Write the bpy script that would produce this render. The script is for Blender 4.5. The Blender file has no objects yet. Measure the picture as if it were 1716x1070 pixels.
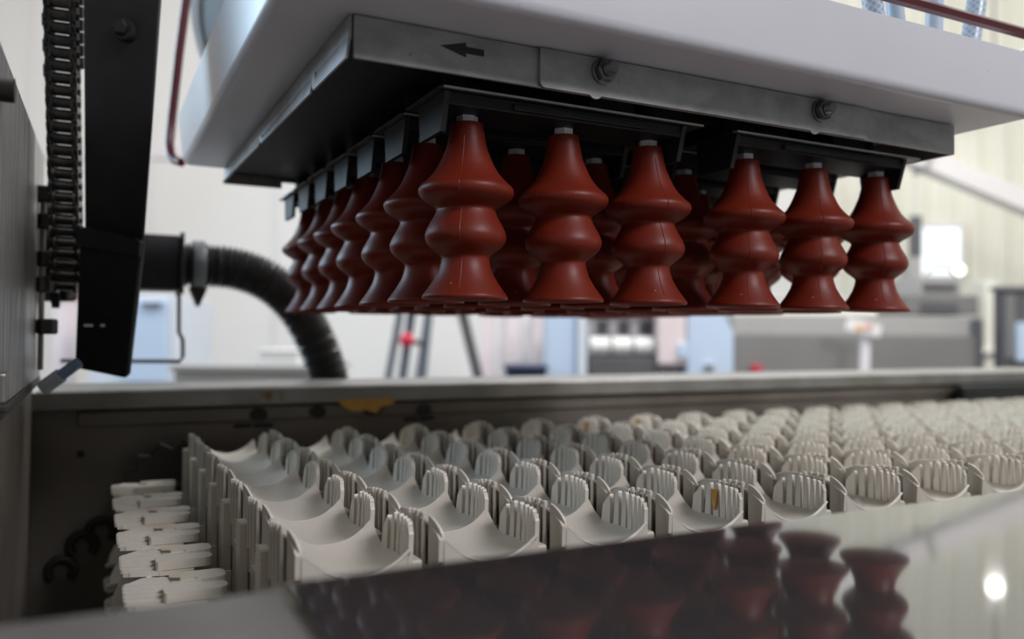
import bpy, bmesh, math, random
from mathutils import Vector, Matrix
random.seed(7)
PI = math.pi
S = bpy.context.scene
COL = S.collection
V = Vector
ZC = 1.25                                  # eye height above the hall floor; everything below is written relative to the eye

# ------------------------------------------------------------------ camera, world, lights, exposure
FPX, YAW, PITCH, ROLL = 1385.6, 0.46799, 0.01856, 0.00827
_r = V((math.cos(YAW), -math.sin(YAW), 0)); _f = V((math.sin(YAW), math.cos(YAW), 0)); _u = V((0, 0, 1))
FWD = _f*math.cos(PITCH) + _u*math.sin(PITCH)
_u2 = _u*math.cos(PITCH) - _f*math.sin(PITCH)
RGT = _r*math.cos(ROLL) + _u2*math.sin(ROLL)
UPV = _u2*math.cos(ROLL) - _r*math.sin(ROLL)
cd = bpy.data.cameras.new('camera'); cam = bpy.data.objects.new('camera', cd); COL.objects.link(cam)
m = Matrix((RGT, UPV, -FWD)).transposed().to_4x4(); m.translation = V((0, 0, ZC)); cam.matrix_world = m
cd.sensor_width = 36; cd.lens = 36*FPX/1716; cd.clip_start = .005
cd.dof.use_dof = True; cd.dof.focus_distance = .46; cd.dof.aperture_fstop = 4.6
S.camera = cam
S.view_settings.view_transform = 'Standard'; S.view_settings.look = 'None'
S.view_settings.gamma = 1; S.view_settings.use_curve_mapping = False
S.view_settings.exposure = 0.0
w = bpy.data.worlds.new('world'); S.world = w; w.use_nodes = True
w.node_tree.nodes['Background'].inputs[0].default_value = (.8, .88, 1, 1)
w.node_tree.nodes['Background'].inputs[1].default_value = .3

def G(r, d, z): return _r*r + _f*d + _u*z          # hall frame: the hall is turned against the machine
def area(name, loc, target, sx, sy, power, col):
    l = bpy.data.lights.new(name, 'AREA'); l.shape = 'RECTANGLE'; l.size = sx; l.size_y = sy; l.energy = power; l.color = col
    o = bpy.data.objects.new(name, l); COL.objects.link(o); o.location = loc + V((0, 0, ZC))
    o.rotation_euler = (target-loc).to_track_quat('-Z', 'Y').to_euler(); return o
area('back_wall_fill', G(-.5, 2.2, 2.5), G(-.4, 4.6, .2), 5, .8, 108, (1, .975, .95))  # added lamp, no fixture seen; brightens the back wall and machine fronts
area('right_wall_fill', G(3.0, 2.4, 2.45), G(3.2, 4.7, .1), 2.2, 1.2, 57, (1, .975, .91))  # unseen lamp added to brighten the cream wall on the right
area('window_light_left', G(-3.3, 2.2, 1.2), V((.1, .5, .1)), 1.6, 1.4, 78, (.55, .78, 1))
area('front_fill', G(1.9, -1.0, 1.75), V((.35, .35, .12)), 1.0, .7, 58, (.96, .95, 1))  # fill added before the head, well below the ceiling; lights cover and cups
area('cradle_fill', V((2.0, 1.3, 2.3)), V((1.1, .75, 0)), 1.2, .8, 75, (.95, .97, 1))  # added fill that whitens the cradles towards the far right

# ------------------------------------------------------------------ materials
def mat(name, col, rough=.5, metal=0, var=None, vscale=40, vamt=.5, vstretch=(1, 1, 1), spots=None, sscale=60, sthr=.68,
        bump=0, bscale=200, bstretch=(1, 1, 1), rvar=0, emit=None, estr=0, spec=.5, coat=0, trans=0, aniso=0, alpha=1, sss=0):
    m = bpy.data.materials.new(name); m.use_nodes = True
    nt = m.node_tree; N = nt.nodes; L = nt.links; b = N['Principled BSDF']
    b.inputs['Base Color'].default_value = (*col, 1); b.inputs['Roughness'].default_value = rough
    b.inputs['Metallic'].default_value = metal; b.inputs['Specular IOR Level'].default_value = spec
    b.inputs['Coat Weight'].default_value = coat; b.inputs['Transmission Weight'].default_value = trans
    b.inputs['Anisotropic'].default_value = aniso; b.inputs['Alpha'].default_value = alpha
    if sss:
        b.inputs['Subsurface Weight'].default_value = sss; b.inputs['Subsurface Radius'].default_value = (.004, .0035, .003)
    tc = N.new('ShaderNodeTexCoord')
    def noise(sc, st, det=5):
        mp = N.new('ShaderNodeMapping'); mp.inputs['Scale'].default_value = st; L.new(tc.outputs['Object'], mp.inputs[0])
        n = N.new('ShaderNodeTexNoise'); n.inputs['Scale'].default_value = sc; n.inputs['Detail'].default_value = det
        L.new(mp.outputs[0], n.inputs[0]); return n.outputs[0]
    cur = None
    if var:
        n = noise(vscale, vstretch); r = N.new('ShaderNodeMapRange')
        r.inputs[1].default_value = .35; r.inputs[2].default_value = .7; r.inputs[4].default_value = vamt; L.new(n, r.inputs[0])
        mx = N.new('ShaderNodeMix'); mx.data_type = 'RGBA'; mx.inputs[6].default_value = (*col, 1); mx.inputs[7].default_value = (*var, 1)
        L.new(r.outputs[0], mx.inputs[0]); cur = mx.outputs[2]
    if spots:
        n = noise(sscale, (1, 1, 1), 3); r = N.new('ShaderNodeMapRange')
        r.inputs[1].default_value = sthr; r.inputs[2].default_value = sthr+.05; L.new(n, r.inputs[0])
        mx = N.new('ShaderNodeMix'); mx.data_type = 'RGBA'; mx.inputs[6].default_value = (*col, 1); mx.inputs[7].default_value = (*spots, 1)
        if cur: L.new(cur, mx.inputs[6])
        L.new(r.outputs[0], mx.inputs[0]); cur = mx.outputs[2]
    if cur: L.new(cur, b.inputs['Base Color'])
    if rvar:
        n = noise(vscale, vstretch); r = N.new('ShaderNodeMapRange'); r.inputs[1].default_value = .3; r.inputs[2].default_value = .7
        r.inputs[3].default_value = max(.02, rough-rvar); r.inputs[4].default_value = rough+rvar; L.new(n, r.inputs[0]); L.new(r.outputs[0], b.inputs['Roughness'])
    if bump:
        n = noise(bscale, bstretch); bp = N.new('ShaderNodeBump'); bp.inputs['Strength'].default_value = bump; bp.inputs['Distance'].default_value = .001
        L.new(n, bp.inputs['Height']); L.new(bp.outputs[0], b.inputs['Normal'])
    if emit:
        b.inputs['Emission Color'].default_value = (*emit, 1); b.inputs['Emission Strength'].default_value = estr
    return m

M = {}
M['red'] = mat('red_silicone', (.165, .017, .0065), .44, var=(.13, .013, .0055), vscale=60, vamt=.7, spots=(.42, .22, .17), sscale=330, sthr=.735, bump=.08, bscale=300, spec=.28)
M['nut'] = mat('nickel_plated_nut', (.85, .85, .86), .4, .25, var=(.5, .5, .52), vscale=200)
M['bare'] = mat('bare_aluminium_edge', (.55, .54, .53), .45, .35, var=(.33, .32, .31), vscale=90)
M['black'] = mat('black_plastic', (.010, .010, .012), .52, spec=.3, var=(.022, .022, .022), vscale=90, vamt=.5)
M['blackmetal'] = mat('black_coated_metal', (.008, .008, .009), .55, var=(.02, .017, .014), vscale=70, spots=(.09, .06, .04), sscale=90, sthr=.74)
M['edge'] = mat('worn_bracket_plate', (.20, .20, .20), .38, 1, var=(.1, .1, .1), vscale=120)
M['galv'] = mat('galvanised_steel', (.40, .40, .40), .55, .7, var=(.25, .25, .26), vscale=55, vamt=.8, vstretch=(1, 1, 1.5), spots=(.22, .19, .16), sscale=150, sthr=.70, bump=.12, bscale=500)
M['white_paint'] = mat('white_powder_coat', (.62, .61, .65), .32, var=(.57, .555, .59), vscale=12, spots=(.16, .13, .1), sscale=190, sthr=.74, spec=.5)
M['plastic'] = mat('white_nylon', (.64, .60, .53), .42, var=(.58, .53, .45), vscale=45, vamt=.8, spots=(.30, .17, .05), sscale=48, sthr=.74, sss=.1)
M['plastic_dirty'] = mat('egg_stained_nylon', (.64, .61, .54), .45, var=(.48, .38, .24), vscale=40, vamt=.8, spots=(.10, .05, .025), sscale=60, sthr=.66)
M['yolk'] = mat('dried_yolk', (.55, .30, .04), .35, var=(.38, .17, .02), vscale=120)
M['tank'] = mat('stained_stainless_steel', (.21, .188, .162), .5, .55, var=(.12, .10, .08), vscale=9, vamt=.8, spots=(.10, .05, .02), sscale=28, sthr=.70, bump=.1, bscale=120)
M['rim'] = mat('stainless_rim', (.30, .29, .28), .42, .7, var=(.19, .175, .155), vscale=20, vamt=.7, spots=(.2, .12, .05), sscale=22, sthr=.68)
M['plate'] = mat('polished_stainless_plate', (.235, .234, .238), .06, .88, var=(.215, .214, .218), vscale=30, vamt=.5, vstretch=(1, .15, 1), rvar=.012)
M['brushed'] = mat('scratched_steel_side', (.44, .41, .38), .40, .85, var=(.14, .132, .122), vscale=210, vamt=.9, vstretch=(1, 1, .05), bump=.15, bscale=400, bstretch=(1, 1, .05), rvar=.12)
M['dark'] = mat('near_black_steel', (.018, .016, .014), .6, var=(.03, .022, .016), vscale=60)  # one near-black tone shared by slots, nuts, sprockets and tank floor
M['maroon'] = mat('maroon_coated_wire', (.09, .007, .014), .3, var=(.06, .005, .010), vscale=50, spots=(.5, .4, .36), sscale=80, sthr=.8)
M['hose'] = mat('ribbed_black_hose', (.035, .033, .032), .34, var=(.07, .06, .05), vscale=30)
M['clamp'] = mat('grey_hose_clamp', (.22, .23, .24), .4, .3, var=(.17, .17, .17), vscale=60)
M['hall'] = mat('white_hall_wall', (.74, .73, .71), .7, var=(.69, .68, .665), vscale=.8)
M['corr'] = mat('cream_profiled_wall', (.75, .74, .66), .55, var=(.69, .675, .59), vscale=.9)
M['floor'] = mat('concrete_floor', (.32, .31, .30), .6, var=(.24, .23, .22), vscale=3)
M['bluem'] = mat('pale_blue_machine_paint', (.50, .60, .74), .4, var=(.46, .56, .70), vscale=4)
M['whitem'] = mat('white_machine_panel', (.75, .72, .73), .4, var=(.69, .65, .66), vscale=4)
M['greym'] = mat('grey_machine_paint', (.19, .185, .18), .45, var=(.155, .15, .145), vscale=5)
M['greyl'] = mat('light_grey_machine_paint', (.36, .35, .335), .45, var=(.31, .30, .29), vscale=5)
M['greyd'] = mat('dark_grey_machine_paint', (.10, .10, .105), .45, var=(.07, .07, .075), vscale=5)
M['roller'] = mat('steel_roller', (.7, .72, .75), .25, 1, var=(.6, .6, .62), vscale=20)
M['pink'] = mat('pale_pink_strip', (.70, .60, .60), .4, var=(.64, .53, .54), vscale=6)
M['redplastic'] = mat('red_plastic', (.6, .02, .06), .35, var=(.5, .02, .05), vscale=30)
M['ladder'] = mat('blue_grey_aluminium', (.22, .25, .30), .4, .6, var=(.16, .18, .22), vscale=20)
M['screen'] = mat('lit_window', (.8, .85, .9), .2, emit=(.85, .94, 1), estr=.75, var=(.75, .8, .85), vscale=3)
M['lamp'] = mat('lamp_glow', (1, .97, .9), .3, emit=(1, .97, .9), estr=60, var=(1, .95, .88), vscale=5)
M['lamp2'] = mat('small_lamp_glow', (1, .97, .85), .3, emit=(1, .95, .78), estr=3.0, var=(1, .95, .88), vscale=5)
M['navy'] = mat('navy_plastic', (.03, .04, .09), .4, var=(.02, .03, .06), vscale=20)
M['blue_strut'] = mat('pale_blue_strut', (.35, .48, .70), .3, .3, var=(.28, .4, .62), vscale=40)
M['tag'] = mat('white_tag', (.78, .77, .75), .5, var=(.7, .69, .67), vscale=20)
M['ink'] = mat('black_marker_ink', (.01, .01, .01), .6, var=(.016, .016, .016), vscale=90)
M['chain'] = mat('oily_chain_steel', (.035, .036, .04), .3, .8, var=(.09, .07, .045), vscale=60, vamt=.7)
M['cuff'] = mat('white_duct_cuff', (.62, .66, .72), .4, var=(.55, .6, .66), vscale=20)
M['ductgrey'] = mat('grey_ribbed_duct', (.06, .06, .063), .5, var=(.045, .045, .045), vscale=40)
def braid():
    m = mat('blue_braided_hose', (.40, .53, .70), .22, spec=.6)
    nt = m.node_tree; N = nt.nodes; L = nt.links; b = N['Principled BSDF']
    uv = N.new('ShaderNodeUVMap'); sx = N.new('ShaderNodeSeparateXYZ'); L.new(uv.outputs[0], sx.inputs[0])
    outs = []
    for sg in (1, -1):
        a = N.new('ShaderNodeMath'); a.operation = 'MULTIPLY_ADD'; a.inputs[1].default_value = sg*8; L.new(sx.outputs[0], a.inputs[0])
        v = N.new('ShaderNodeMath'); v.operation = 'MULTIPLY'; v.inputs[1].default_value = 210; L.new(sx.outputs[1], v.inputs[0]); L.new(v.outputs[0], a.inputs[2])
        f = N.new('ShaderNodeMath'); f.operation = 'FRACT'; L.new(a.outputs[0], f.inputs[0])
        g = N.new('ShaderNodeMath'); g.operation = 'LESS_THAN'; g.inputs[1].default_value = .3; L.new(f.outputs[0], g.inputs[0]); outs.append(g)
    mx = N.new('ShaderNodeMath'); mx.operation = 'MAXIMUM'; L.new(outs[0].outputs[0], mx.inputs[0]); L.new(outs[1].outputs[0], mx.inputs[1])
    c = N.new('ShaderNodeMix'); c.data_type = 'RGBA'; c.inputs[6].default_value = (.32, .41, .53, 1); c.inputs[7].default_value = (.53, .61, .69, 1)
    L.new(mx.outputs[0], c.inputs[0]); L.new(c.outputs[2], b.inputs['Base Color']); return m
M['braid'] = braid()
M['bluehose'] = mat('pale_blue_hose', (.46, .55, .65), .25, var=(.40, .50, .61), vscale=40, spec=.6)

# ------------------------------------------------------------------ mesh builder
class MB:
    def __init__(s): s.b = bmesh.new()
    def add(s, vs, fs):
        bv = [s.b.verts.new(v) for v in vs]
        for f in fs:
            try: s.b.faces.new([bv[i] for i in f])
            except ValueError: pass
        return s
    def box(s, a, c, bev=0, seg=2):
        a, c = V(a), V(c); t = bmesh.new()
        bmesh.ops.create_cube(t, size=1)
        for v in t.verts: v.co = V((a[i]+(c[i]-a[i])*(v.co[i]+.5) for i in range(3)))
        if bev: bmesh.ops.bevel(t, geom=t.edges[:], offset=bev, segments=seg, affect='EDGES', profile=.5)
        return s.take(t)
    def take(s, t, M4=None):
        if M4: bmesh.ops.transform(t, matrix=M4, verts=t.verts)
        t.verts.index_update()
        s.add([v.co.copy() for v in t.verts], [[v.index for v in f.verts] for f in t.faces]); t.free(); return s
    def hall_box(s, r0, r1, d0, d1, z0, z1, bev=0):
        t = bmesh.new(); bmesh.ops.create_cube(t, size=1)
        for v in t.verts: v.co = G(r0+(r1-r0)*(v.co.x+.5), d0+(d1-d0)*(v.co.y+.5), z0+(z1-z0)*(v.co.z+.5))
        if bev: bmesh.ops.bevel(t, geom=t.edges[:], offset=bev, segments=2, affect='EDGES', profile=.5)
        return s.take(t)
    def prism(s, pts, vec):                    # planar polygon pushed along vec
        pts = [V(p) for p in pts]; n = len(pts); vec = V(vec)
        return s.add(pts+[p+vec for p in pts], [list(range(n))[::-1], list(range(n, 2*n))]+[[i, (i+1) % n, n+(i+1) % n, n+i] for i in range(n)])
    def beam(s, p, q, wid, dep, up=None, w2=None, bev=0):
        p, q = V(p), V(q); ax = (q-p).normalized(); side = V(up) if up else RGT
        side = (side-ax*side.dot(ax)).normalized(); n = ax.cross(side); w2 = w2 or wid
        t = bmesh.new(); vs = []
        for P, W in ((p, wid), (q, w2)):
            for a, c in ((-1, -1), (1, -1), (1, 1), (-1, 1)): vs.append(t.verts.new(P+side*(a*W/2)+n*(c*dep/2)))
        for f in ([0, 1, 2, 3], [7, 6, 5, 4], [0, 4, 5, 1], [1, 5, 6, 2], [2, 6, 7, 3], [3, 7, 4, 0]): t.faces.new([vs[i] for i in f])
        if bev: bmesh.ops.bevel(t, geom=t.edges[:], offset=bev, segments=2, affect='EDGES', profile=.5)
        return s.take(t)
    def tube(s, path, rad, n=12, cap=True, uv=False):
        path = [V(p) for p in path]; k = len(path); rad = rad if isinstance(rad, (list, tuple)) else [rad]*k
        T = [(path[min(i+1, k-1)]-path[max(i-1, 0)]).normalized() for i in range(k)]
        a = V((0, 0, 1)) if abs(T[0].z) < .9 else V((1, 0, 0)); a = (a-T[0]*a.dot(T[0])).normalized()
        vs = []; acc = 0; uvs = []
        for i in range(k):
            a = (a-T[i]*a.dot(T[i])).normalized(); c = T[i].cross(a)
            if i: acc += (path[i]-path[i-1]).length
            for j in range(n):
                th = 2*PI*j/n; vs.append(path[i]+(a*math.cos(th)+c*math.sin(th))*rad[i]); uvs.append((j/n, acc))
        fs = [[i*n+j, i*n+(j+1) % n, (i+1)*n+(j+1) % n, (i+1)*n+j] for i in range(k-1) for j in range(n)]
        if cap: fs += [list(range(n))[::-1], list(range((k-1)*n, k*n))]
        if uv:
            bv = [s.b.verts.new(v) for v in vs]; lay = s.b.loops.layers.uv.verify()
            for f in fs:
                F = s.b.faces.new([bv[i] for i in f])
                for lp, i in zip(F.loops, f):
                    u = uvs[i][0]
                    if len(f) == 4 and i % n == 0 and any(x % n == n-1 for x in f): u = 1.0
                    lp[lay].uv = (u, uvs[i][1])
            return s
        return s.add(vs, fs)
    def lathe(s, prof, n=32, c=(0, 0, 0), M4=None):
        c = V(c); vs = []
        for z, r in prof:
            for j in range(n): vs.append(V((r*math.cos(2*PI*j/n), r*math.sin(2*PI*j/n), z)))
        k = len(prof)
        fs = [[i*n+j, i*n+(j+1) % n, (i+1)*n+(j+1) % n, (i+1)*n+j] for i in range(k-1) for j in range(n)]
        fs += [list(range(n))[::-1], list(range((k-1)*n, k*n))]
        if M4: vs = [M4 @ v for v in vs]
        return s.add([v+c for v in vs], fs)
    def build(s, name, mt, parent=None, base=None, smooth=None, bevel=0):
        if smooth is not None:
            pass
        bmesh.ops.recalc_face_normals(s.b, faces=s.b.faces[:])
        off = V(base) if base is not None else (V(parent['_b']) if parent is not None and '_b' in parent else V((0, 0, 0)))
        for v in s.b.verts: v.co -= off
        me = bpy.data.meshes.new(name); s.b.to_mesh(me); s.b.free()
        me.materials.append(M[mt] if isinstance(mt, str) else mt)
        if smooth is not None:
            me.polygons.foreach_set('use_smooth', [True]*len(me.polygons))
            me.set_sharp_from_angle(angle=math.radians(smooth))
        o = bpy.data.objects.new(name, me); COL.objects.link(o)
        if parent is not None: o.parent = parent
        else: o.location = off+V((0, 0, ZC))
        if parent is not None and '_b' in parent: o['_b'] = tuple(off)
        return o

def tag(o, label=None, cat=None, group=None, kind=None):
    if label: o['label'] = label
    if cat: o['category'] = cat
    if group: o['group'] = group
    if kind: o['kind'] = kind
    return o
def thing(name, label, cat, base, group=None, rot=(0, 0, 0)):
    o = bpy.data.objects.new(name, None); COL.objects.link(o); o.empty_display_size = .02
    o.location = V(base)+V((0, 0, ZC)); o.rotation_euler = rot; o['_b'] = tuple(base)
    return tag(o, label, cat, group)
def copy_tree(o, parent=None):
    c = o.copy(); COL.objects.link(c)
    if parent: c.parent = parent
    for ch in list(o.children): copy_tree(ch, c)
    return c
def atd(u, v, d): return RGT*((u-858)/FPX*d)+UPV*((535-v)/FPX*d)+FWD*d      # a place seen at (u, v), d metres away
ORD = ['first', 'second', 'third', 'fourth', 'fifth', 'sixth', 'seventh', 'eighth', 'ninth', 'tenth', 'eleventh', 'twelfth', 'thirteenth',
       'fourteenth', 'fifteenth', 'sixteenth', 'seventeenth', 'eighteenth', 'nineteenth', 'twentieth', 'twenty-first', 'twenty-second']
def struct(o): o['kind'] = 'structure'; return o

# ------------------------------------------------------------------ the hall
FL, CE = -ZC, 2.6
R0, R1, D0, D1 = -3.6, 4.6, -3.0, 5.0
struct(MB().hall_box(R0-.1, R1+.1, D0-.1, D1+.1, FL-.1, FL).build('floor', 'floor', base=G(0, 1, FL)))
struct(MB().hall_box(R0-.1, R1+.1, D0-.1, D1+.1, CE, CE+.1).build('ceiling', 'hall', base=G(0, 1, CE)))
wb = struct(MB().hall_box(R0, R1, D1, D1+.1, FL, CE).build('wall_back', 'hall', base=G(0, D1, FL)))
wb['_b'] = tuple(G(0, D1, FL))
struct(MB().hall_box(R0-.1, R0, D0, D1, FL, CE).build('wall_left', 'hall', base=G(R0, 0, FL)))
wr = struct(MB().hall_box(R1, R1+.1, D0, D1, FL, CE).build('wall_right', 'corr', base=G(R1, 0, FL)))
struct(MB().hall_box(R0, R1, D0-.1, D0, FL, CE).build('wall_front', 'greyl', base=G(0, D0, FL)))
# profiled cream sheets on the right of the back wall, flat joints on the left
for i in range(17):
    r = 1.75+i*.165
    MB().prism([G(r, D1, FL), G(r+.03, D1-.03, FL), G(r+.075, D1-.03, FL), G(r+.105, D1, FL)], (0, 0, CE-FL)).build('wall_rib', 'corr', wb)
MB().hall_box(1.72, R1, D1-.008, D1, FL, CE).build('profiled_sheet', 'corr', wb)
for r in (-2.95, -2.2, -1.45):
    MB().hall_box(r, r+.02, D1-.012, D1, FL, CE).build('wall_joint', 'whitem', wb)
MB().hall_box(R0, 1.7, D1-.02, D1, 1.05, 1.13).build('wall_band', 'whitem', wb)

# ------------------------------------------------------------------ conveyor tank and plates round it
WB = .82
tk = thing('conveyor_tank', 'stained stainless steel tank with a wide flat rim around the white egg cradles', 'tank', (.5, .5, -.45))
MB().box((-.05, WB, -.45), (2.3, WB+.004, -.056), .0005).build('back_wall', 'tank', tk)
MB().box((-.044, WB-.012, -.058), (2.3, WB+.10, -.051), .003).build('top_rim', 'rim', tk)
MB().box((-.05, WB-.013, -.068), (2.3, WB-.009, -.0525), .001).build('rim_lip', 'rim', tk)
MB().box((-.012, WB-.004, -.0845), (2.3, WB, -.070), .002).build('angle_strip', 'tank', tk)
MB().box((-.05, .235, -.45), (-.046, WB, -.044), .0005).build('left_wall', 'tank', tk)
MB().box((-.05, .231, -.45), (2.3, .235, -.075), .0005).build('near_wall', 'tank', tk)
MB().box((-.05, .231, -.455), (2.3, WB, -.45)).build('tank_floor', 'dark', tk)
for x, z, wd in ((.128, -.0885, .016), (.147, -.089, .018), (.297, -.089, .016), (.315, -.0885, .016)):
    MB().box((x-wd/2, WB-.0015, z-.0020), (x+wd/2, WB+.001, z+.0022), .001).build('slot', 'dark', tk)
for x, z in ((.1417, -.078), (.1985, -.0775), (.2528, -.077), (.3098, -.079)):
    MB().lathe([(0, .0085), (.0015, .0085)], 20, (0, 0, 0), Matrix.Translation((x, WB-.0050, z)) @ Matrix.Rotation(-PI/2, 4, 'X') @ Matrix.Diagonal((1, .75, 1, 1))).build('drain_hole', 'dark', tk, smooth=40)
MB().prism([(.215+.05*t, WB-.0142, -.0665-.0135*k) for t, k in ((0, 0), (.3, -.1), (1.15, -.1), (1.2, .3), (.9, .55), (.8, 1.0), (.6, .75), (.3, .8), (.15, .5))], (0, .0012, 0)).build('yolk_stain', 'yolk', tk)
for x, z in ((-.0117, -.0656), (-.0087, -.1075)):
    MB().lathe([(0, .003), (.002, .003)], 12, (0, 0, 0), Matrix.Translation((x, WB, z)) @ Matrix.Rotation(PI/2, 4, 'X')).build('rivet', 'dark', tk, smooth=40)
for x, z in ((.0085, -.176), (-.006, -.187), (-.022, -.207)):
    pth = [V((x+.010*math.cos(a), WB-.003, z+.010*math.sin(a))) for a in [PI*(-.25+1.5*i/14) for i in range(15)]]
    MB().tube(pth, .0038, 8).build('open_ring', 'dark', tk, smooth=50)
MB().box((1.15, WB-.03, -.105), (1.7, WB-.013, -.07), .004).build('black_block', 'black', tk)  # plain black block standing in for an opening in the wall
# near rim (left of the plate)
MB().box((-.05, .055, -.078), (.0473, .233, -.0700), .002).build('near_rim', 'rim', tk)
pl = MB(); pl.box((.0475, -.30, -.069), (1.6, .2275, -.067), .0008)
tag(pl.build('cover_plate', 'plate', base=(.6, .05, -.069)), 'polished stainless cover plate in the foreground mirroring the red cups', 'plate')
tag(MB().prism([(.375, .2265, -.0668), (.41, .2285, -.0668), (.46, .216, -.0668), (.40, .2195, -.0668)], (0, 0, .002)).build('steel_tab', 'rim', base=(.4, .224, -.0668)), 'small pointed steel tab lying on the far edge of the polished plate', 'tab')

sg = thing('side_guard', 'scratched brushed steel guard plate standing at the left edge', 'guard', (-.042, .4, -.04))
MB().prism([(-.0445, -.05, -.037), (-.0445, .80, -.037), (-.0445, .80, .147), (-.0445, .437, .1306), (-.0445, -.05, .108)], (.0045, 0, 0)).build('guard_plate', 'brushed', sg)
MB().box((-.046, -.05, -.044), (-.0395, .80, -.0375), .001).build('lower_seam_strip', 'dark', sg)
st = MB(); prof = []
for i in range(15): prof.append((i*.0005, .0052 if i % 2 else .0058))
st.lathe(prof, 16, (0, 0, 0), Matrix.Translation((-.041, .44, .1098)) @ Matrix.Rotation(PI/2, 4, 'Y')); st.build('threaded_stud', 'dark', sg, smooth=30)
MB().box((-.040, .455, -.0345), (-.0365, .475, -.020), .0012).build('catch', 'rim', sg)
MB().box((-.040, .45, -.0385), (-.0355, .476, -.0345), .001).build('catch_base', 'dark', sg)
tr = thing('tie_rod', 'thin upright rod with dark nuts beside the guard plate', 'rod', (-.0365, .735, -.03))
MB().tube([(-.0365, .735, -.03), (-.0365, .735, .10)], .002, 10).build('rod', 'rim', tr, smooth=40)
for z, rr, dx in ((.106, .009, 0), (.085, .006, .002), (.056, .008, .004), (.036, .006, .002), (.0035, .0075, .004)):
    MB().lathe([(-.006, rr*.8), (-.005, rr), (.005, rr), (.006, rr*.8)], 6, (-.0365+dx, .735, z)).build('nut', 'dark', tr)

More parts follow.
